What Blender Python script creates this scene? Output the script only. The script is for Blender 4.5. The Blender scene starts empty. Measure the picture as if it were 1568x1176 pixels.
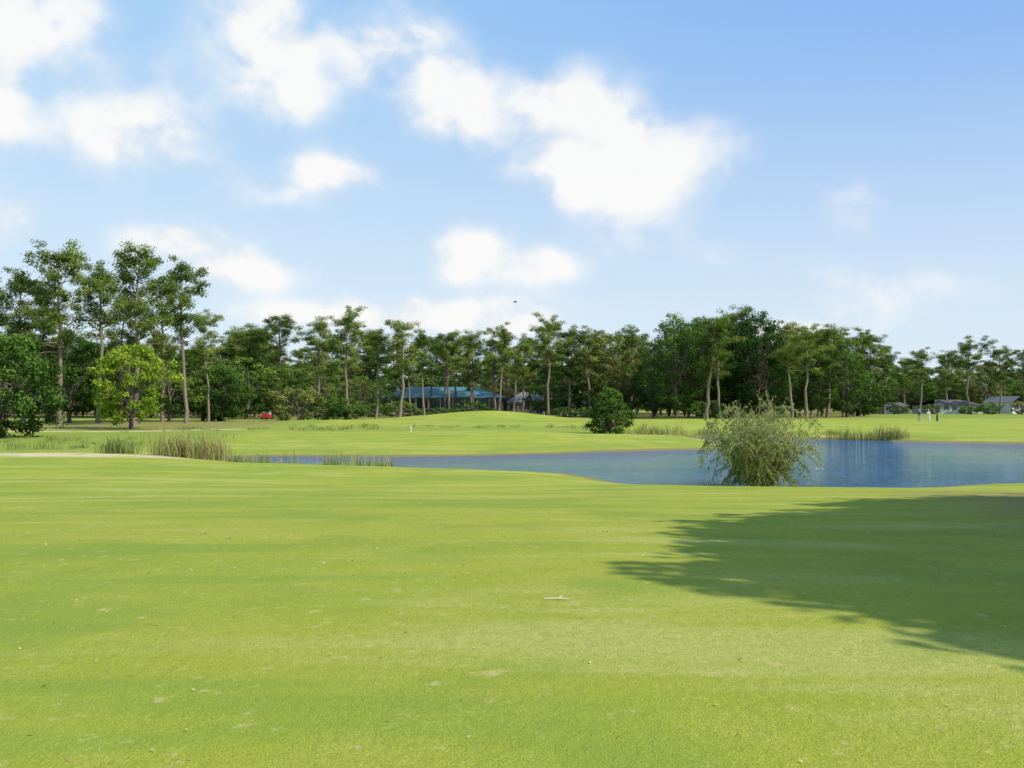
import bpy, math, numpy as np
from mathutils import Vector
rad = math.radians
scene = bpy.context.scene
COL = scene.collection

# ------------------------------------------------------------------ helpers
class MB:
    """quad mesh builder (verts, quads, material index, per-face value)"""
    def __init__(s):
        s.v=[]; s.f=[]; s.m=[]; s.l=[]; s.sm=[]; s.n=0
    def add(s, V, F, mat=0, lv=0.5, smooth=False):
        V=np.asarray(V,float).reshape(-1,3); F=np.asarray(F,int).reshape(-1,4)
        s.v.append(V); s.f.append(F+s.n); s.n+=len(V)
        s.m.append(np.full(len(F),mat,int))
        s.l.append(np.broadcast_to(np.asarray(lv,float),(len(F),)).copy())
        s.sm.append(np.full(len(F),smooth,bool))
    def tube(s, pts, rr, sides=6, mat=0, lv=0.5):
        pts=np.asarray(pts,float); n=len(pts); V=[]
        for i in range(n):
            d=pts[min(i+1,n-1)]-pts[max(i-1,0)]; d/= (np.linalg.norm(d)+1e-9)
            a=np.array([0,0,1.]) if abs(d[2])<.8 else np.array([1.,0,0])
            u=np.cross(d,a); u/=np.linalg.norm(u); w=np.cross(d,u)
            th=np.arange(sides)*2*np.pi/sides
            V.append(pts[i]+rr[i]*(np.cos(th)[:,None]*u+np.sin(th)[:,None]*w))
        F=[]
        for i in range(n-1):
            for k in range(sides):
                a=i*sides+k; b=i*sides+(k+1)%sides
                F.append((a,b,b+sides,a+sides))
        s.add(np.vstack(V),F,mat,lv,True)
    def box(s, lo, hi, mat=0, lv=0.5):
        x0,y0,z0=lo; x1,y1,z1=hi
        V=[(x0,y0,z0),(x1,y0,z0),(x1,y1,z0),(x0,y1,z0),(x0,y0,z1),(x1,y0,z1),(x1,y1,z1),(x0,y1,z1)]
        s.add(V,[(0,3,2,1),(4,5,6,7),(0,1,5,4),(1,2,6,5),(2,3,7,6),(3,0,4,7)],mat,lv)
    def mesh(s,name,mats):
        V=np.vstack(s.v); F=np.vstack(s.f); me=bpy.data.meshes.new(name)
        me.vertices.add(len(V)); me.vertices.foreach_set('co',V.ravel())
        me.loops.add(F.size); me.loops.foreach_set('vertex_index',F.ravel().astype(np.int32))
        me.polygons.add(len(F)); me.polygons.foreach_set('loop_start',np.arange(0,F.size,4,dtype=np.int32))
        me.polygons.foreach_set('material_index',np.concatenate(s.m).astype(np.int32))
        me.polygons.foreach_set('use_smooth',np.concatenate(s.sm))
        a=me.attributes.new('lv','FLOAT','FACE'); a.data.foreach_set('value',np.concatenate(s.l))
        for m in mats: me.materials.append(m)
        me.update(calc_edges=True); me.validate()
        return me

def obj(name, me, loc=(0,0,0), rot=0, sc=1, parent=None):
    o=bpy.data.objects.new(name,me); COL.objects.link(o)
    o.location=loc; o.rotation_euler=(0,0,rot)
    o.scale=(sc,sc,sc) if np.isscalar(sc) else sc
    if parent: o.parent=parent
    return o
def empty(name,loc=(0,0,0)):
    return obj(name,None,loc)

def newmat(name):
    m=bpy.data.materials.new(name); m.use_nodes=True
    nt=m.node_tree; b=nt.nodes['Principled BSDF']
    return m,nt,b
def simple(name,col,rough=.7,nscale=3,var=.15,metal=0):
    m,nt,b=newmat(name)
    n=nt.nodes.new('ShaderNodeTexNoise'); n.inputs['Scale'].default_value=nscale; n.inputs['Detail'].default_value=3
    tc=nt.nodes.new('ShaderNodeTexCoord'); nt.links.new(tc.outputs['Object'],n.inputs['Vector'])
    mx=nt.nodes.new('ShaderNodeMix'); mx.data_type='RGBA'
    mx.inputs[6].default_value=(*[c*(1-var) for c in col],1); mx.inputs[7].default_value=(*[min(1,c*(1+var)) for c in col],1)
    nt.links.new(n.outputs['Fac'],mx.inputs[0]); nt.links.new(mx.outputs[2],b.inputs['Base Color'])
    b.inputs['Roughness'].default_value=rough; b.inputs['Metallic'].default_value=metal
    return m
def leafmat(name,dark,light,transl=.3,hue=.12):
    m,nt,b=newmat(name); L=nt.links
    nt.nodes.remove(b); b=nt.nodes.new('ShaderNodeBsdfDiffuse')
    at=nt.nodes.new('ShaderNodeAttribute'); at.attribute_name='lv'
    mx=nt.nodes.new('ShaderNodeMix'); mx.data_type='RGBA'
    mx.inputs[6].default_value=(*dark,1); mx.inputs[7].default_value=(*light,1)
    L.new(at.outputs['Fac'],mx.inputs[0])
    oi=nt.nodes.new('ShaderNodeObjectInfo')
    hs=nt.nodes.new('ShaderNodeHueSaturation')
    mr=nt.nodes.new('ShaderNodeMapRange'); mr.inputs[3].default_value=.5-hue*.18; mr.inputs[4].default_value=.5+hue*.16
    L.new(oi.outputs['Random'],mr.inputs[0]); L.new(mr.outputs[0],hs.inputs['Hue'])
    mr2=nt.nodes.new('ShaderNodeMapRange'); mr2.inputs[3].default_value=1.25; mr2.inputs[4].default_value=.72
    L.new(oi.outputs['Random'],mr2.inputs[0]); L.new(mr2.outputs[0],hs.inputs['Value'])
    L.new(mx.outputs[2],hs.inputs['Color']); L.new(hs.outputs[0],b.inputs['Color'])
    t=nt.nodes.new('ShaderNodeBsdfTranslucent'); L.new(hs.outputs[0],t.inputs['Color'])
    ms=nt.nodes.new('ShaderNodeMixShader'); ms.inputs[0].default_value=transl
    L.new(b.outputs[0],ms.inputs[1]); L.new(t.outputs[0],ms.inputs[2])
    L.new(ms.outputs[0],nt.nodes['Material Output'].inputs['Surface'])
    return m

bark_pine=simple('bark_pine',(.215,.16,.12),.9,2.5,.45)
bark_oak=simple('bark_oak',(.13,.10,.08),.9,2.5,.4)
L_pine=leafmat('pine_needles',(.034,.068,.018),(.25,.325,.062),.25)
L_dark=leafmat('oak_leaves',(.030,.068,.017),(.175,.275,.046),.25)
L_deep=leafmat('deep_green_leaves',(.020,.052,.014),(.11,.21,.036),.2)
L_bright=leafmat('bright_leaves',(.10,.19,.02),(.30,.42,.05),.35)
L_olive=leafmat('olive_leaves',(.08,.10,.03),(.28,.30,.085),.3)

def leaves(mb, rng, cen, rx, rz, n, ln, wd, mat, base, up=.45, spread=.28):
    d=rng.normal(size=(n,3)); d/=np.linalg.norm(d,axis=1)[:,None]
    r=rng.uniform(.15,1.15,n)**.6
    wob=1+.3*np.sin(d[:,0]*4+base*30)*np.cos(d[:,1]*5+base*17)
    P=cen+d*(r*wob)[:,None]*np.array([rx,rx,rz])
    N=d*.9+rng.normal(size=(n,3))*.45+np.array([0,0,up]); N/=np.linalg.norm(N,axis=1)[:,None]
    T=np.cross(N,rng.normal(size=(n,3))); T/=np.linalg.norm(T,axis=1)[:,None]
    B=np.cross(N,T)
    s=rng.uniform(.6,1.25,n)[:,None]
    T=T*s*ln*.5; B=B*s*wd*.5
    V=np.stack([P-T,P-B,P+T,P+B],1).reshape(-1,3)
    F=np.arange(4*n).reshape(-1,4)
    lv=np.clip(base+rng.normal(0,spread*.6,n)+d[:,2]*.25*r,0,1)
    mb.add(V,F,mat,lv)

def path(p0,d,length,bend,rng,n=5,droop=0):
    pts=[np.array(p0,float)]; d=np.array(d,float); d/=np.linalg.norm(d)
    for i in range(n):
        d=d+rng.normal(0,bend,3)+np.array([0,0,droop]); d/=np.linalg.norm(d)
        pts.append(pts[-1]+d*length/n)
    return np.array(pts)

def pine(seed,H=20,cb=.42,L=4.2,nb=34,dens=92,lmat=L_pine,flat=.6,name='pine'):
    rng=np.random.default_rng(seed); mb=MB()
    n=12; z=np.linspace(0,H*.97,n)
    dx=np.cumsum(rng.normal(0,.14,n))+np.linspace(0,rng.normal(0,.8),n); dy=np.cumsum(rng.normal(0,.14,n))
    dx-=dx[0];dy-=dy[0]
    T=np.stack([dx,dy,z],1); R=.24*(1-np.linspace(0,1,n)**1.5)+.05; R[0]*=1.3
    mb.tube(T,R,8,0)
    side=rng.uniform(0,6.28); gap=rng.uniform(.3,.8)
    for i in range(nb):
        f=(i+rng.uniform(0,1))/nb
        hz_=H*(cb+(.97-cb)*f)
        p0=np.array([np.interp(hz_,z,dx),np.interp(hz_,z,dy),hz_])
        a=i*2.4+rng.normal(0,.6)
        prof=math.sqrt(max(.08,1-((f-.56)/.62)**2))
        ln=L*prof*rng.uniform(.45,1.15)*(1+.2*math.cos(a-side))
        if abs(f-gap)<.05: ln*=.5
        el=rng.uniform(-.1,.45)+.55*f
        pts=path(p0,(math.cos(a),math.sin(a),el),ln,.15,rng,5,.03)
        mb.tube(pts,np.linspace(.08,.02,6)*(1.2-.6*f),4,0)
        if f<.18 and rng.random()<.6: continue
        k=max(1,int(ln*.95+.4))
        cl=rng.uniform(.1,.85)
        for j in range(k):
            q=pts[min(5,int(2.6+j*3.2/k+rng.uniform(0,1)))]+rng.normal(0,.25,3)*np.array([1,1,.7])
            r=rng.uniform(.7,1.25)
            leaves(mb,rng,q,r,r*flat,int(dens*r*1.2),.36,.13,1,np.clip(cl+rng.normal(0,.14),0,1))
    for j in range(7):
        q=T[-1]+rng.normal(0,.85,3)*np.array([1,1,.6]); r=rng.uniform(.7,1.1)
        leaves(mb,rng,q,r,r*.75,int(dens*r),.36,.13,1,.6)
    return mb.mesh(name,[bark_pine,lmat])

def broad(seed,H=11,W=4.6,cb=.12,npf=95,dens=105,lmat=L_dark,name='oak',top=1.0,ls=.3,cone=0.,tr=.26):
    rng=np.random.default_rng(seed); mb=MB()
    n=7; z=np.linspace(0,H*.85,n); dx=np.cumsum(rng.normal(0,.12,n)); dy=np.cumsum(rng.normal(0,.12,n)); dx-=dx[0];dy-=dy[0]
    T=np.stack([dx,dy,z],1); mb.tube(T,tr*(1-np.linspace(0,.9,n)),8,0)
    ph=rng.uniform(0,6.28,4)
    cz=H*(cb+1)/2; hh=H*(1-cb)/2
    for i in range(npf):
        u=rng.uniform(-1,1); a=rng.uniform(0,6.28)
        rr=rng.uniform(.35,1)**.45
        lump=1+.17*math.sin(3*a+ph[0]+2*u)+.14*math.sin(5*u+ph[1]+a*2)
        c=math.sqrt(1-u*u)
        if cone>0: c=c*(1-cone*(u+1)/2)+.12*(1-u)/2
        q=np.array([math.cos(a)*c*W*rr*lump, math.sin(a)*c*W*rr*lump, cz+u*hh*(rr*.5+.5)*(.9+.1*lump)])
        r=rng.uniform(.45,1.15)*W/4.6
        if i%3==0:
            k=int(rng.integers(1,n-2)); p0=T[k]
            mid=(p0+q)/2+rng.normal(0,.3,3); mb.tube([p0,mid,q],[.07,.045,.015],4,0)
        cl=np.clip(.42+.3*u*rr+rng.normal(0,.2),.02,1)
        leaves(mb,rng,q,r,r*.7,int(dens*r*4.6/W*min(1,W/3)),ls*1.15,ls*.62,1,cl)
    return mb.mesh(name,[bark_oak,lmat])

# ------------------------------------------------------------------ pond outline / terrain
ctrl=[(-14.5,54.2),(-11.5,53.0),(-6,50.3),(-.3,47.6),(2.4,45.6),(3.7,41.8),(5.0,39.2),(7.2,38.0),(9.4,37.0),(14,37.2),(20.8,40),(32,44),
(52,47),(75,52),(88,64),(75,76),(55,79),(42.5,81),(35.5,84),(31.5,90),(25,93),(20,95.5),(15,98),(11,97),(12.5,93.5),(16.2,90.5),
(17.8,86),(17.2,79),(16.4,74),(14.4,71),(9.9,69),(5.1,66),(-1.4,62.3),(-7.4,60.6),(-12.5,61.4),(-16.2,61),(-17.2,57.5)]
def catmull(P,k=6):
    P=np.array(P,float); n=len(P); out=[]
    for i in range(n):
        a,b,c,d=P[i-1],P[i],P[(i+1)%n],P[(i+2)%n]
        for t in np.arange(k)/k:
            out.append(.5*((2*b)+(-a+c)*t+(2*a-5*b+4*c-d)*t*t+(-a+3*b-3*c+d)*t**3))
    return np.array(out)
PO=catmull(ctrl)
rngp=np.random.default_rng(5); PO=PO+rngp.normal(0,.11,PO.shape)
def sdf(x,y):
    x=np.asarray(x,float);y=np.asarray(y,float)
    best=np.full(x.shape,1e18); ins=np.zeros(x.shape,bool)
    n=len(PO)
    for i in range(n):
        ax,ay=PO[i]; bx,by=PO[(i+1)%n]
        ex,ey=bx-ax,by-ay; L2=ex*ex+ey*ey+1e-12
        t=np.clip(((x-ax)*ex+(y-ay)*ey)/L2,0,1)
        d=(x-ax-t*ex)**2+(y-ay-t*ey)**2
        best=np.minimum(best,d)
        c=((ay>y)!=(by>y)) & (x<ex*(y-ay)/(ey if abs(ey)>1e-12 else 1e-12)+ax)
        ins^=c
    d=np.sqrt(best); return np.where(ins,-d,d)
def ss(a,b,x):
    t=np.clip((x-a)/(b-a),0,1); return t*t*(3-2*t)
WZ=-1.6
def base(x,y):
    z=-1.38*ss(2,42,y)*(.6+.4*ss(0,40,y))
    z=z+.55*ss(62,125,y)
    z=z+.05*np.sin(x*.13+1)*np.sin(y*.11)+.04*np.sin(x*.31+y*.17)
    z=z+1.75*np.exp(-((x+4)/12)**2-((y-152)/9)**2)
    z=z+.55*np.exp(-((x+2)/12)**2-((y-84)/8)**2)
    z=z+.45*np.exp(-((x+20)/14)**2-((y-135)/9)**2)
    z=z+.12*ss(10,-30,x)*ss(70,30,y)
    return z
def hz(x,y,s=None):
    x=np.asarray(x,float);y=np.asarray(y,float)
    if s is None: s=sdf(x,y)
    b=base(x,y)
    out=(WZ+.0)+(b-WZ)*(.30*ss(0,.35,s)+.70*ss(.1,3.5,s))
    inn=WZ-.9*ss(0,3.5,-s)
    return np.where(s>0,out,inn)
def gz(x,y): return float(hz(np.array([x]),np.array([y]))[0])

def axis(lo,hi,st,far,g=1.18):
    a=list(np.arange(lo,hi+1e-6,st)); s=st; v=hi
    while v<far: s*=g; v+=s; a.append(v)
    s=st; v=lo; pre=[]
    while v>-far: s*=g; v-=s; pre.append(v)
    return np.array(pre[::-1]+a)
xs=axis(-45,62,.42,3500); ys=axis(0,112,.42,3500)
X,Y=np.meshgrid(xs,ys); S=sdf(X.ravel(),Y.ravel()); Z=hz(X.ravel(),Y.ravel(),S)
nx,ny=len(xs),len(ys)
ii=np.arange(nx*ny).reshape(ny,nx)
F=np.stack([ii[:-1,:-1],ii[:-1,1:],ii[1:,1:],ii[1:,:-1]],-1).reshape(-1,4)
mb=MB(); mb.add(np.stack([X.ravel(),Y.ravel(),Z],1),F,0,.5,True)

gm,nt,b=newmat('grass'); L=nt.links; N=nt.nodes
def noise(vec,scale,detail=4,rough=.55,dist=0):
    n=N.new('ShaderNodeTexNoise'); n.inputs['Scale'].default_value=scale; n.inputs['Detail'].default_value=detail
    n.inputs['Roughness'].default_value=rough; n.inputs['Distortion'].default_value=dist
    L.new(vec,n.inputs['Vector']); return n.outputs['Fac']
def mrange(v,a,b_,c=0,d=1):
    n=N.new('ShaderNodeMapRange'); n.interpolation_type='SMOOTHSTEP'
    n.inputs[1].default_value=a;n.inputs[2].default_value=b_;n.inputs[3].default_value=c;n.inputs[4].default_value=d
    L.new(v,n.inputs[0]); return n.outputs[0]
def mix(f,a,b_,mode='MIX'):
    n=N.new('ShaderNodeMix'); n.data_type='RGBA'; n.blend_type=mode
    for k,v in ((0,f),(6,a),(7,b_)):
        if hasattr(v,'links') or hasattr(v,'is_linked'): L.new(v,n.inputs[k])
        elif k==0: n.inputs[0].default_value=v
        else: n.inputs[k].default_value=(*v,1)
    return n.outputs[2]
def math_(op,a,b_=0.,c_=None):
    n=N.new('ShaderNodeMath'); n.operation=op
    for k,v in enumerate((a,b_,c_)):
        if v is None: continue
        if hasattr(v,'is_linked'): L.new(v,n.inputs[k])
        else: n.inputs[k].default_value=v
    return n.outputs[0]
def attr(nm):
    n=N.new('ShaderNodeAttribute'); n.attribute_name=nm; return n.outputs['Fac']
tc=N.new('ShaderNodeTexCoord').outputs['Object']
mp=N.new('ShaderNodeMapping'); mp.inputs['Scale'].default_value=(.35,1.3,1); mp.inputs['Rotation'].default_value=(0,0,.25); L.new(tc,mp.inputs['Vector'])
mpp=N.new('ShaderNodeMapping'); mpp.inputs['Scale'].default_value=(.10,.55,1); mpp.inputs['Rotation'].default_value=(0,0,-.35); L.new(tc,mpp.inputs['Vector'])
big=noise(mp.outputs[0],.16,3,.6,.4)
stripe=noise(mpp.outputs[0],1.0,3,.55,.3)
med=noise(tc,.9,5,.65,.3)
fine=noise(tc,14,4,.75)
tiny=noise(tc,85,2,.75)
c=mix(mrange(big,.36,.64),(.33,.375,.036),(.42,.41,.048))
c=mix(math_('MULTIPLY',mrange(med,.42,.68),.55),c,(.47,.435,.08))
c=mix(math_('MULTIPLY',mrange(stripe,.52,.64),.65),c,(.54,.51,.16))
c=mix(math_('MULTIPLY',mrange(stripe,.47,.36),.8),c,(.23,.335,.042))
c=mix(math_('MULTIPLY',mrange(noise(tc,.33,4,.6),.48,.64),.75),c,(.24,.32,.042))
c=mix(mrange(fine,.3,.75,0,.55),c,(.24,.28,.030))
c=mix(mrange(tiny,.36,.62,.5,0),c,(.17,.22,.028))
c=mix(mrange(tiny,.56,.78,0,.45),c,(.60,.57,.21))
dry=noise(tc,5.5,4,.7)
c=mix(mrange(dry,.58,.74,0,.75),c,(.54,.44,.18))
c=mix(math_('MULTIPLY',attr('rough'),mrange(med,.25,.75,.5,1)),c,(.20,.255,.042))
c=mix(math_('MULTIPLY',attr('straw'),mrange(noise(tc,1.7,5,.7),.3,.6,.25,1)),c,(.25,.17,.078))
c=mix(attr('mud'),c,(.24,.185,.07))
c=mix(math_('MULTIPLY',attr('path'),mrange(noise(tc,.5,5,.7),.38,.50)),c,(.60,.48,.30))
L.new(c,b.inputs['Base Color']); b.inputs['Roughness'].default_value=.95; b.inputs['Specular IOR Level'].default_value=.1
bp=N.new('ShaderNodeBump'); bp.inputs['Strength'].default_value=.75; bp.inputs['Distance'].default_value=.03
L.new(math_('ADD',fine,math_('MULTIPLY',tiny,.6)),bp.inputs['Height']); L.new(bp.outputs[0],b.inputs['Normal'])
gme=mb.mesh('ground',[gm])
x=X.ravel();y=Y.ravel()
t=x/np.maximum(y,1)
mud=ss(.85,.2,np.abs(S-.15))*1.0
straw=ss(5,10,x-.25*(y-12))*ss(33,24,y)*ss(2,8,y)*.95
straw=np.maximum(straw,ss(-28,-34,x)*ss(100,108,y)*ss(150,140,y)*.7)
straw=np.maximum(straw,ss(176,190,y)*ss(400,260,y)*.75*ss(.38,.33,t))
rough=ss(94,99,y)*ss(116,108,y)*.75*ss(12,6,x)
rough=np.maximum(rough,ss(-22,-27,x)*ss(59,63,y)*.8)
rough=np.maximum(rough,.55*ss(1.0,2.0,S)*ss(4.6,3.2,S)*ss(58,60,y))
rough=np.maximum(rough,ss(170,180,y))
rough=np.maximum(rough,.7*ss(.75,.9,np.sqrt(((x+4)/19)**2+((y-150)/15)**2))*ss(1.25,1.05,np.sqrt(((x+4)/19)**2+((y-150)/15)**2)))
pth=ss(-15,-21,x)*ss(3.2,1.2,np.abs(y-(57.0-.10*(x+20))))
pth=np.maximum(pth,.8*ss(-24,-30,x)*ss(2.0,.6,np.abs(y-100-.2*(x+40))))
for nm,a in (('mud',mud),('straw',straw),('rough',rough),('path',pth)):
    at=gme.attributes.new(nm,'FLOAT','POINT'); at.data.foreach_set('value',a.astype(np.float32))
obj('ground',gme)

# ------------------------------------------------------------------ water
wm,nt,b=newmat('water'); L=nt.links; N=nt.nodes
tc=N.new('ShaderNodeTexCoord').outputs['Object']
mp=N.new('ShaderNodeMapping'); mp.inputs['Scale'].default_value=(1.,1.9,1); mp.inputs['Rotation'].default_value=(0,0,.12); L.new(tc,mp.inputs['Vector'])
n1=noise(mp.outputs[0],1.2,4,.64,.5); n2=noise(mp.outputs[0],.10,3,.5)
b.inputs['Base Color'].default_value=(.035,.125,.27,1); b.inputs['Roughness'].default_value=.04; b.inputs['IOR'].default_value=1.34
bp=N.new('ShaderNodeBump'); bp.inputs['Strength'].default_value=1; bp.inputs['Distance'].default_value=.8
L.new(math_('MULTIPLY',n1,mrange(n2,.3,.7,.6,1.15)),bp.inputs['Height']); L.new(bp.outputs[0],b.inputs['Normal'])
mb=MB(); mb.add([(-22,33,WZ),(95,33,WZ),(95,104,WZ),(-22,104,WZ)],[(0,1,2,3)])
obj('water',mb.mesh('water',[wm]))

# ------------------------------------------------------------------ tree prototypes
PINES=[pine(10,cb=.44,L=4.9,nb=38),pine(11,cb=.38,L=5.0,nb=40),pine(12,cb=.50,L=4.5,nb=34),pine(13,cb=.34,L=4.7,nb=42),pine(14,cb=.54,L=5.1,nb=34)]
PSLIM=[pine(20,cb=.56,L=3.6,nb=28),pine(21,cb=.48,L=3.9,nb=32)]
OAKS=[broad(30),broad(31,W=5.2),broad(32,W=4.2,cb=.05)]
TALL=[broad(33,H=19,W=5.8,cb=.06,npf=230,dens=85,cone=.4,lmat=L_deep),broad(34,H=19,W=5.2,cb=.08,npf=210,dens=85,cone=.3,lmat=L_deep)]
BRIGHT=[broad(40,H=10,W=4.4,cb=.10,lmat=L_bright,npf=120,name='bright_oak')]
OLIVE=[broad(41,H=11,W=4.6,cb=.1,lmat=L_olive,npf=85)]
DEEP=[broad(45,H=9,W=5.0,cb=.03,npf=190,dens=150,lmat=L_deep,ls=.25,name='dense_oak')]
BUSH=[broad(42,H=4.6,W=3.2,cb=0,npf=60,dens=120,lmat=L_olive,ls=.24,tr=.1),broad(43,H=4.4,W=2.4,cb=-.02,npf=150,dens=120,lmat=L_dark,ls=.16,cone=.75,tr=.1),
      broad(44,H=4.2,W=3.4,cb=0,npf=60,dens=120,lmat=L_dark,ls=.24,tr=.1)]
rng=np.random.default_rng(77)
def plant(name,me,t,d,h,h0,wide=1,parent=None,rot=None):
    x=t*d; y=d; s=h/h0
    return obj(name,me,(x,y,gz(x,y)-.08),rng.uniform(0,6.28) if rot is None else rot,(s*wide,s*wide,s),parent)

# left pine group and named trees (bearing slope, distance, height)
for t,d,h,k,w in [(-.462,120,21.0,1,1),(-.386,118,20.8,0,1),(-.333,125,19.5,2,.95),(-.423,130,20,4,1),(-.500,128,18.5,2,1.05),
                (-.525,118,14.5,3,1.0),(-.357,138,19,1,.9),(-.310,142,15.0,2,.9),(-.55,125,19,0,1),(-.475,138,18,0,1),(-.40,140,18,3,.9)]:
    plant('pine_tree',PINES[k],t,d,h,20,w*.95)
for t,d,h,k in [(-.452,136,11.5,0),(-.35,141,11,1),(-.40,146,12,2),(-.316,150,10.5,0),(-.49,140,12,1),(-.535,132,12,2)]:
    plant('oak_tree',OAKS[k],t,d,h,11,1.15)
plant('young_oak_tree',BRIGHT[0],-.389,106,9.4,10,.98)
plant('oak_tree',DEEP[0],-.522,84,8.8,9,1.0)
plant('oak_tree',DEEP[0],-.30,150,8.5,9,1.0)
plant('oak_tree',OAKS[2],-.272,168,10.8,11,1.35)
plant('oak_tree',OAKS[0],-.245,174,9.5,11,1.3)
for t,d,h,m,nm,w in [(-.219,150,4.9,0,'round_bush',1.25),(-.190,156,4.3,2,'round_bush',1.1),(-.170,158,3.6,2,'round_bush',1.1),(.100,93,4.4,1,'conical_bush',1.15),
                  (.352,210,4,2,'round_bush',1.2),(.20,172,3.4,2,'round_bush',1.2)]:
    plant(nm,BUSH[m],t,d,h,4.4,w)
# middle & right individually visible trees
for t,d,h,g,k,w in [(-.236,186,18.8,'P',0,1.05),(-.262,192,17.3,'P',3,1.15),(-.285,190,16.5,'P',1,1.1),(-.2,180,17.4,'P',1,1),(-.168,165,17.0,'P',4,1),
 (-.139,170,14.8,'S',0,1.1),(-.115,165,16.2,'S',1,1.15),(-.09,170,14.0,'P',2,1),(-.063,200,16.8,'P',0,1.1),(-.043,210,17.5,'P',3,1.1),(-.013,203,17.8,'P',2,1),
 (.010,214,15.5,'P',1,1.1),(.037,190,18.2,'P',4,1),(.060,200,17.3,'P',1,1.1),(.08,196,16.8,'P',2,1.1),(.104,200,17.3,'O',0,.95),(.122,205,17.4,'P',3,1.05),
 (.144,190,15.0,'T',1,1.),(.168,176,19.0,'T',0,1.),(.180,184,18.5,'T',1,1.),(.193,180,19.4,'T',1,1.),(.199,166,16.2,'S',1,1.2),(.213,170,17.2,'P',0,1),(.214,186,18.6,'T',0,1),(.230,182,19.8,'P',3,1),(.236,188,19,'T',1,1),(.252,178,19.5,'T',0,1.05),(.268,184,17.8,'T',1,1.),
 (.286,172,15.8,'P',2,1.15),(.288,188,17,'T',0,1.),(.301,165,14.8,'P',4,1.2),(.312,186,16.5,'T',0,1),(.322,185,16.5,'P',1,1.1),(.338,190,15.4,'T',1,1.),(.35,200,12.5,'P',3,.9),
 (.380,262,17.8,'P',0,1.15),(.40,285,15,'P',1,1.2),(.417,262,16.3,'P',2,1.2),(.443,285,17.5,'P',3,1.2),(.468,262,18.8,'P',4,1.2),(.483,290,15.5,'O',0,1),(.498,262,17.0,'P',1,1.2),(.526,262,17,'P',0,1.2),(.55,270,18,'P',3,1)]:
    G={'P':(PINES,20,'pine_tree'),'S':(PSLIM,20,'pine_tree'),'T':(TALL,19,'tall_leafy_tree'),'O':(OLIVE,11,'olive_leaf_tree')}[g]
    plant(G[2],G[0][k],t,d,h,G[1],w)
# continuous woodland mass
woods=empty('woodland')
def wood(me,t,d,h,h0,w): plant('tree_part',me,t,d,h,h0,w,woods)
for t in np.arange(-.62,.36,.0165):
    tt=t+rng.normal(0,.004)
    if not (-.115<tt<.035) : wood(OAKS[rng.integers(3)] if rng.random()<.75 else OLIVE[0],tt,rng.uniform(196,218),rng.uniform(7,13),11,1.2)
    elif rng.random()<.3: wood(OAKS[rng.integers(3)],tt,rng.uniform(262,275),rng.uniform(8,11),11,1.3)
    wood(PINES[rng.integers(5)],tt+.006,rng.uniform(222,236),rng.uniform(14.5,19.5),20,1.15)
    if rng.random()<.4: wood(OLIVE[0] if rng.random()<.5 else OAKS[rng.integers(3)],tt,rng.uniform(250,262),rng.uniform(15,18.5),11,.95)
    wood(OAKS[rng.integers(3)],tt,rng.uniform(262,290),rng.uniform(12,16),11,1.5)
for t in np.arange(-.62,-.28,.025):
    wood(OAKS[rng.integers(3)],t,rng.uniform(180,200),rng.uniform(9,14),11,1.3)
for t in np.arange(.345,.64,.013):
    tt=t+rng.normal(0,.004)
    wood(OAKS[rng.integers(3)],tt,rng.uniform(325,345),rng.uniform(9,14),11,1.5)
    wood(PINES[rng.integers(5)],tt,rng.uniform(330,360),rng.uniform(14,18),20,1.3)
    if rng.random()<.7: wood(OAKS[rng.integers(3)],tt,rng.uniform(292,304),rng.uniform(6,11),11,1.2)
for t in np.arange(-.3,.34,.02):
    if rng.random()<.45: wood(BUSH[2],t+rng.normal(0,.006),rng.uniform(188,196),rng.uniform(2,3.4),4.4,1.5)
for t,d,h,k in [(.366,250,2.8,2),(.395,256,2.4,2),(.428,256,2.6,0),(.466,254,2.6,2),(.488,254,3.4,2),(.522,248,3.4,0),(.535,248,3,2)]:
    plant('round_bush',BUSH[k],t,d,h,4.4,1.2)

# off-frame oaks that cast the shadow over the right foreground
SH=broad(50,H=13,W=6,cb=.22,npf=240,dens=210,lmat=L_dark,ls=.46,name='shade_oak')
for x,y,h,r,w in [(18.8,.8,12.6,.3,1.0),(16.5,5.2,12.6,2.1,.92),(17.6,3.4,12.4,3.6,.92),(18.4,8.6,12.5,5.2,.9),(23.0,10.6,14,4.,1.1),(23,4.2,14,5.2,1.1),(29,7,14,1.2,1.2),(30,15,14,2.2,1.),(27,0,14,.2,1.1)]:
    obj('shade_oak_tree',SH,(x,y,gz(x,y)-.1),r,(h/13*w,h/13*w,h/13))

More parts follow.
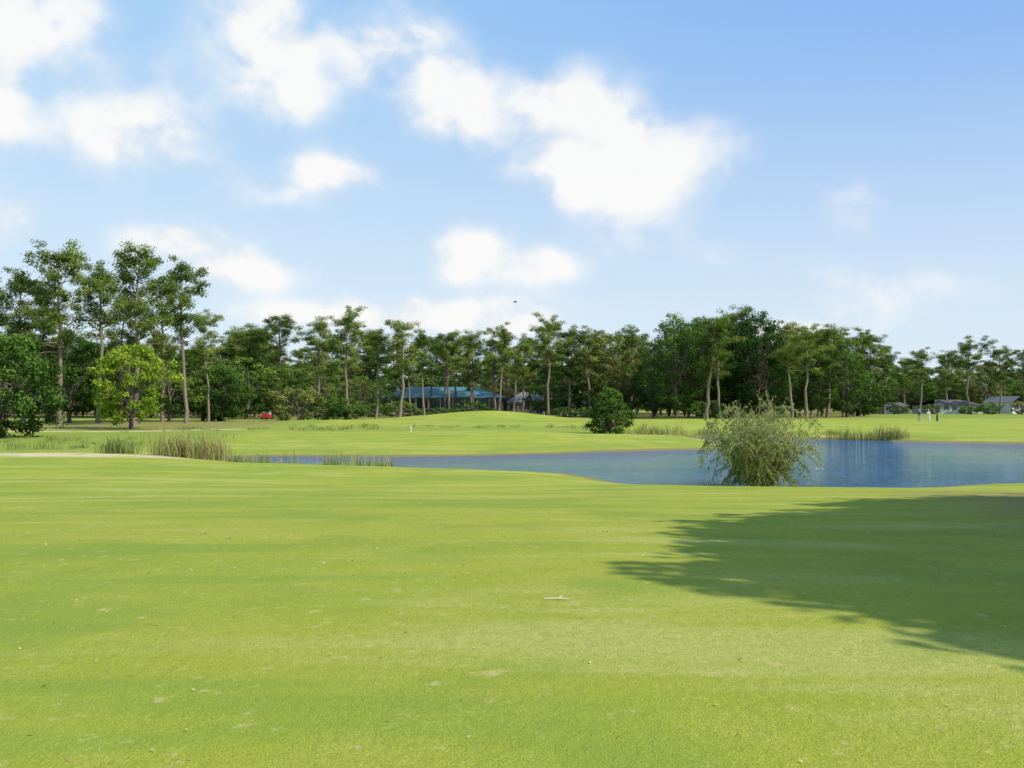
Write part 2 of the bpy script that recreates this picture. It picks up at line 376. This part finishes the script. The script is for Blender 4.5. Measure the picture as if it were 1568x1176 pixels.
# ------------------------------------------------------------------ willow at the water's edge
twigm=simple('willow_twigs',(.36,.31,.22),.9,4,.3)
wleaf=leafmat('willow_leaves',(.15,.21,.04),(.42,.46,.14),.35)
def willow(seed=3):
    rng=np.random.default_rng(seed); mb=MB()
    for i in range(44):
        a=rng.uniform(0,6.28); tilt=rng.uniform(.05,.92)
        p0=np.array([math.cos(a)*.18,math.sin(a)*.18,0])
        ln=rng.uniform(1.9,2.85)*(1.08-.12*tilt)
        st=path(p0,(math.cos(a)*tilt,math.sin(a)*tilt,1),ln,.09,rng,8,.015)
        mb.tube(st,np.linspace(.04,.007,9),5,0)
        for k in range(24):
            q=st[int(rng.integers(2,9))]
            aa=rng.uniform(0,6.28); drooping=rng.random()<.45
            if drooping: tw=path(q,(math.cos(aa),math.sin(aa),.45),rng.uniform(.6,1.3),.12,rng,7,-.30)
            else: tw=path(q,(math.cos(aa)*.8,math.sin(aa)*.8,.9),rng.uniform(.3,.8),.14,rng,6,.0)
            tw=tw[tw[:,2]>.05]
            if len(tw)<3: continue
            mb.tube(tw,np.linspace(.008,.004,len(tw)),3,0)
            nl=int(rng.integers(30,56)) if drooping else int(rng.integers(5,22))
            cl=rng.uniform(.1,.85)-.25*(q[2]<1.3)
            idx=rng.uniform(.8,len(tw)-1,nl); i0=idx.astype(int).clip(0,len(tw)-2); fr=(idx-i0)[:,None]
            P=tw[i0]*(1-fr)+tw[i0+1]*fr+rng.normal(0,.03,(nl,3))
            T=rng.normal(0,.6,(nl,3))+np.array([0,0,-.7 if drooping else .5]); T/=np.linalg.norm(T,axis=1)[:,None]
            B=np.cross(T,rng.normal(size=(nl,3))); B/=np.linalg.norm(B,axis=1)[:,None]
            T*=rng.uniform(.035,.065,nl)[:,None]; B*=.014
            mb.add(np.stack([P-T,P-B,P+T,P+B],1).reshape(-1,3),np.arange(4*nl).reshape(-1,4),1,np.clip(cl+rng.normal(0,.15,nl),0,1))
    return mb.mesh('willow',[twigm,wleaf])
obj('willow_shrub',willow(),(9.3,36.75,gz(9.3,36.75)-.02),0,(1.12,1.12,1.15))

# ------------------------------------------------------------------ reeds
reedm=leafmat('reed_blades',(.13,.19,.04),(.36,.41,.12),.3)
reedb=leafmat('dry_reed_blades',(.20,.14,.06),(.42,.34,.18),.2)
def reeds(pts,n,h,seed,dry=.25,sc=.5,w=.03,cat=0,name='reeds'):
    rng=np.random.default_rng(seed); mb=MB(); pts=np.array(pts,float)
    nc=max(4,int(n/26)); seg=rng.uniform(0,len(pts)-1.001,nc); i0=seg.astype(int); f=(seg-i0)[:,None]
    C=pts[i0]*(1-f)+pts[i0+1]*f+rng.normal(0,sc,(nc,2)); ch=rng.uniform(.4,1.15,nc)
    k=rng.integers(0,nc,n); P=C[k]+rng.normal(0,.3,(n,2)); H=h*ch[k]*rng.uniform(.5,1.2,n)
    zz=np.maximum(hz(P[:,0],P[:,1]),WZ-.25)
    lean=rng.normal(0,.2,(n,2))*H[:,None]; a=rng.uniform(0,6.28,n); wx=np.cos(a)*w; wy=np.sin(a)*w
    B=np.stack([P[:,0],P[:,1],zz],1); W=np.stack([wx,wy,0*wx],1)
    M=B+np.stack([lean[:,0]*.35,lean[:,1]*.35,H*.6],1); T=B+np.stack([lean[:,0],lean[:,1],H],1)
    V=np.stack([B-W*.6,B+W*.6,M+W*.5,M-W*.5, M-W*.5,M+W*.5,T+W*.08,T-W*.08],1).reshape(-1,3)
    F=np.arange(8*n).reshape(-1,4)
    dr=rng.random(n)<dry; lv=np.repeat(rng.uniform(0,1,n),2); m=np.repeat(dr.astype(int),2)
    mb.add(V,F,0,lv); mb.m[-1]=m
    for i in range(cat):
        q=T[rng.integers(n)]; mb.tube([q,q+[0,0,.22]],[.028,.022],5,1,.1)
    return obj(name,mb.mesh(name,[reedm,reedb]))
reeds([(-20.8,58.5),(-18.6,57.0),(-16.6,56.0)],900,1.5,1,.4,.35,cat=30)
reeds([(-25,60.5),(-23.1,59.8)],260,1.0,2,.15,.2)
reeds([(-42,67),(-33,66),(-28,65)],420,.5,3,.1,1.3)
reeds([(-44,80),(-34,76),(-25,71)],900,.4,4,.1,2.6)
reeds([(-15.2,54.0),(-12.3,52.6)],240,.6,5,.15,.4)
reeds([(-9.7,51.0),(-8.9,51.0)],80,.6,6,.1,.12)
reeds([(-8.0,51.0),(-6.2,50.6)],200,.65,7,.1,.18)
reeds([(11,98.2),(15,99.3),(20,97)],900,.9,8,.25,.8)
reeds([(20,97),(27,94.6),(31,93)],450,.5,17,.2,.6)
reeds([(30.0,91),(32.2,88.9),(34.6,87.4)],650,1.2,9,.45,.4)
reeds([(-40,101),(-26,102),(-14,103)],900,.4,10,.15,1.8)
reeds([(-24,110),(-8,112),(8,108)],1200,.4,11,.2,1.6)
reeds([(7.2,37.6),(9.4,36.8),(11.5,36.6)],260,.30,12,.15,.25,w=.015)
reeds([(44,81.5),(60,80)],600,.5,13,.3,.4)

# ------------------------------------------------------------------ litter on the fairway
lm=leafmat('dry_leaf_litter',(.26,.16,.07),(.62,.52,.30),.1)
rg=np.random.default_rng(9); mb=MB(); n=2600
px=rg.uniform(-1,1,n)*16; py=3.2+rg.uniform(0,1,n)**1.2*24; keep=np.abs(px)<py*.62; px=px[keep];py=py[keep];n=len(px)
pz=hz(px,py)+.010; a=rg.uniform(0,6.28,n); s=rg.uniform(.006,.015,n); s[rg.random(n)<.08]*=2
T=np.stack([np.cos(a)*s,np.sin(a)*s,rg.normal(0,.004,n)],1); Bv=np.stack([-np.sin(a)*s*.5,np.cos(a)*s*.5,rg.normal(0,.004,n)],1); P=np.stack([px,py,pz],1)
mb.add(np.stack([P-T,P-Bv,P+T,P+Bv],1).reshape(-1,3),np.arange(4*n).reshape(-1,4),0,rg.uniform(0,1,n))
obj('fallen_leaves',mb.mesh('fallen_leaves',[lm]))
mb=MB(); p=np.array([[.26,7.95,0],[.38,7.96,0],[.47,7.945,0]]); p[:,2]=[gz(q[0],q[1])+.015 for q in p]
stick=simple('bleached_wood',(.6,.55,.4),.8); mb.tube(p,[.005,.007,.005],6); mb.tube([p[1],p[1]+[.03,.05,.015]],[.005,.002],5)
obj('fallen_stick',mb.mesh('stick',[stick]))

# ------------------------------------------------------------------ buildings
white=simple('white_paint',(.6,.6,.57),.6); glass=simple('dark_glass',(.03,.045,.055),.15,2,.3)
teal=simple('teal_metal_roof',(.07,.17,.19),.6,1,.15); tan=simple('tan_wall',(.36,.31,.24),.8); grey=simple('grey_shingle',(.15,.15,.16),.9,5,.25); brown=simple('brown_shingle',(.11,.09,.08),.9,5,.25)
def house(name,x,y,w,dp,wall_h,roof_h,wm_,rm,rot=0,gable=False,nwin=6,over=.6,base_up=0):
    root=empty(name,(x,y,gz(x,y)+base_up)); root.rotation_euler=(0,0,rot)
    m=MB(); m.box((-w/2,-dp/2,-1),(w/2,dp/2,wall_h)); obj('walls',m.mesh('walls',[wm_]),parent=root)
    m=MB(); o=over; z=wall_h+.004; ins=0 if gable else min(w,dp)/2+o
    r0,r1=(-w/2-o+ins,0),(w/2+o-ins,0)
    A=[(-w/2-o,-dp/2-o,z),(w/2+o,-dp/2-o,z),(w/2+o,dp/2+o,z),(-w/2-o,dp/2+o,z)]
    if gable=='front':
        R=[(0,-dp/2-o,z+roof_h),(0,dp/2+o,z+roof_h)]
        m.add(A+R,[(0,4,5,3),(4,1,2,5),(0,3,2,1)]); m.add(A+R,[(0,1,4,4),(3,5,2,2)],1)
    else:
        R=[(r0[0],0,z+roof_h),(r1[0],0,z+roof_h)]
        m.add(A+R,[(0,1,5,4),(2,3,4,5),(0,4,3,3),(1,2,5,5),(0,3,2,1)])
    m.box((-w/2-o,-dp/2-o-.01,z-.18),(w/2+o,-dp/2-o+.08,z-.005))
    obj('roof',m.mesh('roof',[rm,wm_]),parent=root)
    m=MB(); f=MB()
    for i in range(nwin):
        cx=-w/2+w*(i+.5)/nwin; ww=min(.75,w/nwin*.36); zt=wall_h*.82; zb=.9 if i!=nwin//2 else .05
        m.box((cx-ww,-dp/2-.03,zb),(cx+ww,-dp/2+.05,zt))
        f.box((cx-ww-.1,-dp/2-.07,zt),(cx+ww+.1,-dp/2+.02,zt+.1)); f.box((cx-ww-.1,-dp/2-.07,zb-.1),(cx+ww+.1,-dp/2+.02,zb))
        f.box((cx-.03,-dp/2-.06,zb),(cx+.03,-dp/2-.032,zt))
    obj('windows',m.mesh('windows',[glass]),parent=root); obj('window_frames',f.mesh('frames',[white]),parent=root)
    return root
ch=house('clubhouse',-17,240,28,12,3.6,2.6,glass,teal,0,False,9,1.6,.7)
m=MB()
for i in range(11): 
    cx=-14.5+i*2.9; m.box((cx-.14,-7.3,-.8),(cx+.14,-7.0,3.5))
m.box((-15,-7.35,.85),(15,-7.25,.95)); m.box((-15,-7.35,-.4),(15,-6.9,0))
obj('porch_posts',m.mesh('porch',[tan]),parent=ch)
house('grey_roof_house',4.5,246,13,9,2.8,2.6,tan,grey,.15,False,4,.6,.3)
house('tan_cottage',16,236,9,7,2.2,1.2,tan,brown,0,True,3)
house('long_low_house',121,272,17,8,2.2,1.5,white,brown,.35,False,6,.7,.1)
house('white_gable_house',137,272,5.2,9,3.0,1.7,white,grey,.42,'front',2,.35,.1)
house('low_white_house',106,276,8,7,2.0,1.1,white,brown,.3,True,3,.5,.1)

# ------------------------------------------------------------------ golf cart, markers
red=simple('red_paint',(.40,.02,.02),.4); black=simple('black_rubber',(.02,.02,.02),.7); cream=simple('cream_plastic',(.5,.47,.4),.5)
cart=empty('golf_cart',(-.2505*166,166,gz(-.2505*166,166))); cart.rotation_euler=(0,0,1.4)
m=MB(); m.box((-1.15,-.55,.28),(1.15,.55,.5)); m.add([(-1.15,-.5,.5),(-.6,-.5,.5),(-.6,.5,.5),(-1.15,.5,.5),(-1.05,-.45,.85),(-.68,-.45,.95),(-.68,.45,.95),(-1.05,.45,.85)],[(4,5,6,7),(0,1,5,4),(1,2,6,5),(2,3,7,6),(3,0,4,7)]); m.box((.05,-.52,.5),(.7,.52,.78)); m.box((.75,-.5,.5),(1.12,.5,.8)); obj('body',m.mesh('cart_body',[red]),parent=cart)
m=MB(); m.box((.06,-.5,.785),(.62,.5,.9)); m.box((.58,-.5,.905),(.7,.5,1.25)); obj('seat',m.mesh('cart_seat',[cream]),parent=cart)
m=MB()
for xx,yy in ((-.7,-.5),(-.7,.5),(.85,-.5),(.85,.5)): m.tube([(xx,yy,.8),(xx*.95,yy,1.6)],[.025,.025],6)
m.box((-.85,-.6,1.6),(1.0,.6,1.67)); m.tube([(-.7,-.22,.9),(-.4,-.22,1.08)],[.02,.02],6); obj('canopy',m.mesh('cart_roof',[black]),parent=cart)
m=MB()
for xx in (-.75,.75):
    for yy in (-.5,.5):
        m.tube([(xx,yy-.1,.23),(xx,yy-.099,.23),(xx,yy+.099,.23),(xx,yy+.1,.23)],[.02,.23,.23,.02],14)
obj('wheels',m.mesh('wheels',[black]),parent=cart)
def stake(x,y,h=.75):
    m=MB(); z=gz(x,y); m.tube([(x,y,z-.05),(x,y,z+h-.06),(x,y,z+h)],[.05,.05,.02],8); m.tube([(x,y,z+h*.55),(x,y,z+h*.75)],[.054,.054],8)
    obj('marker_stake',m.mesh('stake',[white]))
stake(-9.6,93,.6)

# ------------------------------------------------------------------ people (golfers on the far fairway)
skinm=simple('skin',(.45,.28,.2),.6); hairm=simple('hair',(.05,.035,.025),.8)
def skinobj(name,verts,edges,radii,mat,parent):
    me=bpy.data.meshes.new(name); me.from_pydata(verts,edges,[]); me.materials.append(mat)
    o=obj(name,me,parent=parent); md=o.modifiers.new('Skin','SKIN'); md.use_smooth_shade=True
    if not me.skin_vertices: 
        bpy.context.view_layer.objects.active=o; bpy.ops.mesh.customdata_skin_add()
    sv=me.skin_vertices[0].data
    for i,r in enumerate(radii): sv[i].radius=(r,r) if np.isscalar(r) else r
    sv[0].use_root=True
    s=o.modifiers.new('Sub','SUBSURF'); s.levels=2; s.render_levels=2
    return o
def person(x,y,rot,shirt,pants,cap,arm='down'):
    R=empty('golfer',(x,y,gz(x,y))); R.rotation_euler=(0,0,rot)
    hl,hr=((-.27,-.08,.80),(.27,-.08,.80)) if arm=='down' else ((-.06,-.38,.92),(.04,-.40,.90))
    el,er=((-.25,.02,1.08),(.25,.02,1.08)) if arm=='down' else ((-.23,-.10,1.12),(.23,-.12,1.12))
    V=[(0,0,.95),(0,0,1.15),(0,.01,1.36),(0,0,1.50),(-.17,0,1.40),el,hl,(.17,0,1.40),er,hr,(-.10,0,.90),(-.13,-.02,.50),(-.14,.02,.09),(-.15,-.14,.04),(.10,0,.90),(.13,-.03,.50),(.15,.03,.09),(.17,-.13,.04),(0,-.005,1.62)]
    E=[(0,1),(1,2),(2,3),(3,18),(2,4),(4,5),(5,6),(2,7),(7,8),(8,9),(0,10),(10,11),(11,12),(12,13),(0,14),(14,15),(15,16),(16,17)]
    r=[(.14,.10),(.13,.10),(.15,.10),.065,.06,.042,.03,.06,.042,.03,.085,.06,.042,.04,.085,.06,.042,.04,.06]
    skinobj('body',V,E,r,skinm,R)
    def mid(a,b,f): return tuple(a[i]*(1-f)+b[i]*f for i in range(3))
    skinobj('shirt',[(0,0,.84),(0,0,1.1),V[2],(0,0,1.47),V[4],mid(V[4],V[5],.85),V[7],mid(V[7],V[8],.85)],[(0,1),(1,2),(2,3),(2,4),(4,5),(2,6),(6,7)],[(.20,.16),(.175,.14),(.18,.135),.10,.09,.075,.09,.075],shirt,R)
    skinobj('trousers',[(0,0,1.0),V[10],V[11],mid(V[11],V[12],.97),V[14],V[15],mid(V[15],V[16],.97)],[(0,1),(1,2),(2,3),(0,4),(4,5),(5,6)],[(.17,.13),.12,.09,.075,.12,.09,.075],pants,R)
    skinobj('shoes',[(-.14,.05,.07),(-.155,-.18,.045)],[(0,1)],[.07,.06],white,R); skinobj('shoes',[(.15,.06,.07),(.175,-.17,.045)],[(0,1)],[.07,.06],white,R)
    skinobj('head',[(0,-.015,1.53),(0,-.01,1.64),(0,0,1.76)],[(0,1),(1,2)],[(.075,.085),(.095,.11),(.08,.095)],skinm,R)
    m=MB(); m.tube([(0,-.10,1.66),(0,-.135,1.625),(0,-.10,1.615)],[.012,.018,.012],6); m.tube([(-.03,-.098,1.59),(.03,-.098,1.59)],[.008,.008],5)
    for sx in(-1,1): m.tube([(sx*.082,.01,1.62),(sx*.098,.015,1.65),(sx*.085,.01,1.68)],[.012,.018,.012],6)
    obj('face_features',m.mesh('face',[skinm]),parent=R)
    skinobj('hair',[(0,.03,1.56),(0,.04,1.72)],[(0,1)],[(.085,.07),(.10,.09)],hairm,R)
    skinobj('cap',[(0,.012,1.66),(0,.01,1.80)],[(0,1)],[(.115,.13),(.09,.10)],cap,R)
    m=MB(); m.box((-.07,-.21,1.69),(.07,-.09,1.705)); obj('cap_peak',m.mesh('peak',[cap]),parent=R)
    m=MB()
    for w_,s in ((hl,-1),(hr,1)):
        w_=np.array(w_); 
        for k in range(4):
            q=w_+[ (k-1.5)*.02,0,-.0]; l=(.08,.095,.09,.072)[k]
            m.tube([q,q+[0,-.01,-l*.55],q+[0,-.03,-l]],[.010,.009,.007],6)
        q=w_+[-s*.03,-.01,-.01]; m.tube([q,q+[-s*.02,-.02,-.03],q+[-s*.02,-.03,-.06]],[.012,.010,.008],6)
    obj('fingers',m.mesh('fingers',[skinm]),parent=R)
    return R
navy=simple('navy_cloth',(.03,.035,.06),.9); wcl=simple('white_cloth',(.8,.8,.78),.9); kh=simple('khaki_cloth',(.38,.32,.22),.9)
person(.416*146,146,.4,navy,kh,wcl,'down')
person(.4255*144,144,-.5,wcl,wcl,wcl,'fwd')
bx,by=.4345*145,145; bag=empty('golf_bag',(bx,by,gz(bx,by))); m=MB()
m.tube([(0,0,.02),(0,.02,.05),(.02,.08,.5),(.05,.2,.9),(.05,.2,.9)],[.02,.13,.12,.14,.02],10); m.tube([(-.12,-.02,.2),(-.1,.04,.6)],[.06,.06],8); obj('bag_body',m.mesh('bag',[navy]),parent=bag)
m=MB(); m.tube([(0,.1,.75),(-.2,.4,0)],[.012,.012],5); m.tube([(0.05,.1,.75),(.25,.4,0)],[.012,.012],5)
for k in range(5):
    q=np.array([.0+.03*k,.2,.88]); m.tube([q,q+[.02*k-.02,.06,.22]],[.008,.008],5); m.tube([q+[.02*k-.02,.06,.22],q+[.02*k+.05,.06,.25]],[.02,.03],6)
obj('clubs_and_stand',m.mesh('clubs',[black]),parent=bag)

# bird
m=MB(); c=np.array([.35,110,13.2])
m.tube([c+[-.22,0,0],c+[-.1,0,0],c+[.1,0,.01],c+[.2,0,.03],c+[.25,0,.02]],[.02,.06,.06,.035,.005],8)
for s in (-1,1):
    m.add([c+[-.08,0,.02],c+[.10,0,.02],c+[.05,s*.3,.14],c+[-.05,s*.32,.13]],[(0,1,2,3)]); m.add([c+[-.05,s*.32,.13],c+[.05,s*.3,.14],c+[-.02,s*.62,.05],c+[-.06,s*.6,.05]],[(0,1,2,3)])
m.add([c+[-.2,-.02,0],c+[-.2,.02,0],c+[-.36,.07,0],c+[-.36,-.07,0]],[(0,1,2,3)])
obj('bird',m.mesh('bird',[simple('bird_feathers',(.04,.035,.03),.8)]))

# ------------------------------------------------------------------ light
SUN_EL=rad(42); sdir=np.array([.88,-.475]); sdir/=np.linalg.norm(sdir)
sv=Vector((sdir[0]*math.cos(SUN_EL),sdir[1]*math.cos(SUN_EL),math.sin(SUN_EL)))
ld=bpy.data.lights.new('sun','SUN'); ld.energy=5; ld.angle=rad(.5); ld.color=(1,.95,.84)
lo=bpy.data.objects.new('sun',ld); COL.objects.link(lo); lo.rotation_euler=sv.to_track_quat('Z','Y').to_euler(); lo.location=(40,-20,40)

w=bpy.data.worlds.new('World'); scene.world=w; w.use_nodes=True; nt=w.node_tree; N=nt.nodes; L=nt.links
w.cycles.sampling_method='NONE'
bg=N['Background']; STR=.12; bg.inputs['Strength'].default_value=STR
sky=N.new('ShaderNodeTexSky'); sky.sky_type='NISHITA'; sky.sun_disc=False; sky.sun_elevation=SUN_EL; sky.sun_rotation=math.atan2(sdir[0],sdir[1]); sky.air_density=1.0; sky.dust_density=.6
tcw=N.new('ShaderNodeTexCoord').outputs['Generated']
sp=N.new('ShaderNodeSeparateXYZ'); L.new(tcw,sp.inputs[0])
az=math_('ARCTAN2',sp.outputs[0],sp.outputs[1]); el=math_('ARCSINE',sp.outputs[2])
k=1/STR
up=mrange(el,.0,.44); side=mrange(az,-.55,.55)
low=(.74*k,.87*k,.98*k); hiL=(.40*k,.68*k,.99*k); hiR=(.235*k,.49*k,.95*k)
top=mix(side,hiL,hiR); grad=mix(up,low,top)
skyc=mix(.87,sky.outputs[0],grad)
# clouds: (azimuth, elevation, half width, half height, weight) radians
cl=[(-.46,.345,.075,.042,.95),(-.375,.250,.072,.036,1.15),(-.49,.265,.03,.045,.9),(-.25,.375,.048,.05,.95),(-.225,.312,.045,.036,1.0),(-.115,.345,.07,.05,1.0),(-.075,.295,.04,.03,.9),
(.055,.283,.085,.046,1.35),(.13,.245,.095,.034,1.15),(.085,.212,.06,.02,.8),(-.18,.226,.044,.021,1.4),(-.045,.152,.044,.026,1.7),(.032,.138,.034,.020,1.3),(-.28,.132,.07,.025,1.2),
(-.34,.155,.045,.02,.95),(-.095,.093,.075,.018,1.4),(-.49,.16,.035,.032,1.1),(-.22,.085,.10,.015,.95),(.34,.195,.03,.035,.5),(.36,.11,.10,.03,.6),(.29,.078,.06,.012,.85),
(.13,.18,.07,.028,.5),(-.25,.205,.06,.016,.4),(.0,.09,.09,.018,.7),(.22,.14,.05,.02,.4),(-.33,.31,.12,.08,.25)]
wn=N.new('ShaderNodeTexNoise'); wn.inputs['Scale'].default_value=14; wn.inputs['Detail'].default_value=3; L.new(tcw,wn.inputs['Vector'])
ws=N.new('ShaderNodeSeparateColor'); L.new(wn.outputs['Color'],ws.inputs[0])
azw=math_('ADD',az,math_('MULTIPLY',math_('SUBTRACT',ws.outputs[0],.5),.055)); elw=math_('ADD',el,math_('MULTIPLY',math_('SUBTRACT',ws.outputs[1],.5),.045))
S=None
for a,e,sa,se,wt in cl:
    q1=math_('MULTIPLY_ADD',azw,1/sa,-a/sa); q2=math_('MULTIPLY_ADD',elw,1/se,-e/se)
    q=math_('MULTIPLY_ADD',q1,q1,math_('MULTIPLY',q2,q2))
    g=math_('MULTIPLY',math_('EXPONENT',math_('MULTIPLY',q,-1.)),wt)
    S=g if S is None else math_('ADD',S,g)
mpw=N.new('ShaderNodeMapping'); mpw.inputs['Scale'].default_value=(1,1,1.3); L.new(tcw,mpw.inputs['Vector'])
cn=noise(mpw.outputs[0],14,6,.54,.15); cn2=noise(mpw.outputs[0],5,4,.6,.2)
D=math_('MULTIPLY',S,math_('MULTIPLY_ADD',cn,2.7,-.42))
D=math_('ADD',D,mrange(cn2,.48,.8,0,.26))
dens=mrange(D,.12,1.05,0,.94)
shade=mrange(math_('ADD',cn,math_('MULTIPLY',D,.06)),.40,.60)
ccol=mix(shade,(.80*k,.85*k,.91*k),(.98*k,.97*k,.955*k))
L.new(mix(dens,skyc,ccol),bg.inputs['Color'])

# ------------------------------------------------------------------ camera
cd=bpy.data.cameras.new('camera'); cam=bpy.data.objects.new('camera',cd); COL.objects.link(cam)
cd.lens=34.4; cd.sensor_width=36; cd.clip_end=8000; cd.clip_start=.1
cam.location=(0,0,1.6+gz(0,0)); cam.rotation_euler=(rad(90+1.22),0,0)
scene.camera=cam
scene.view_settings.view_transform='Standard'; scene.view_settings.look='None'; scene.view_settings.exposure=0
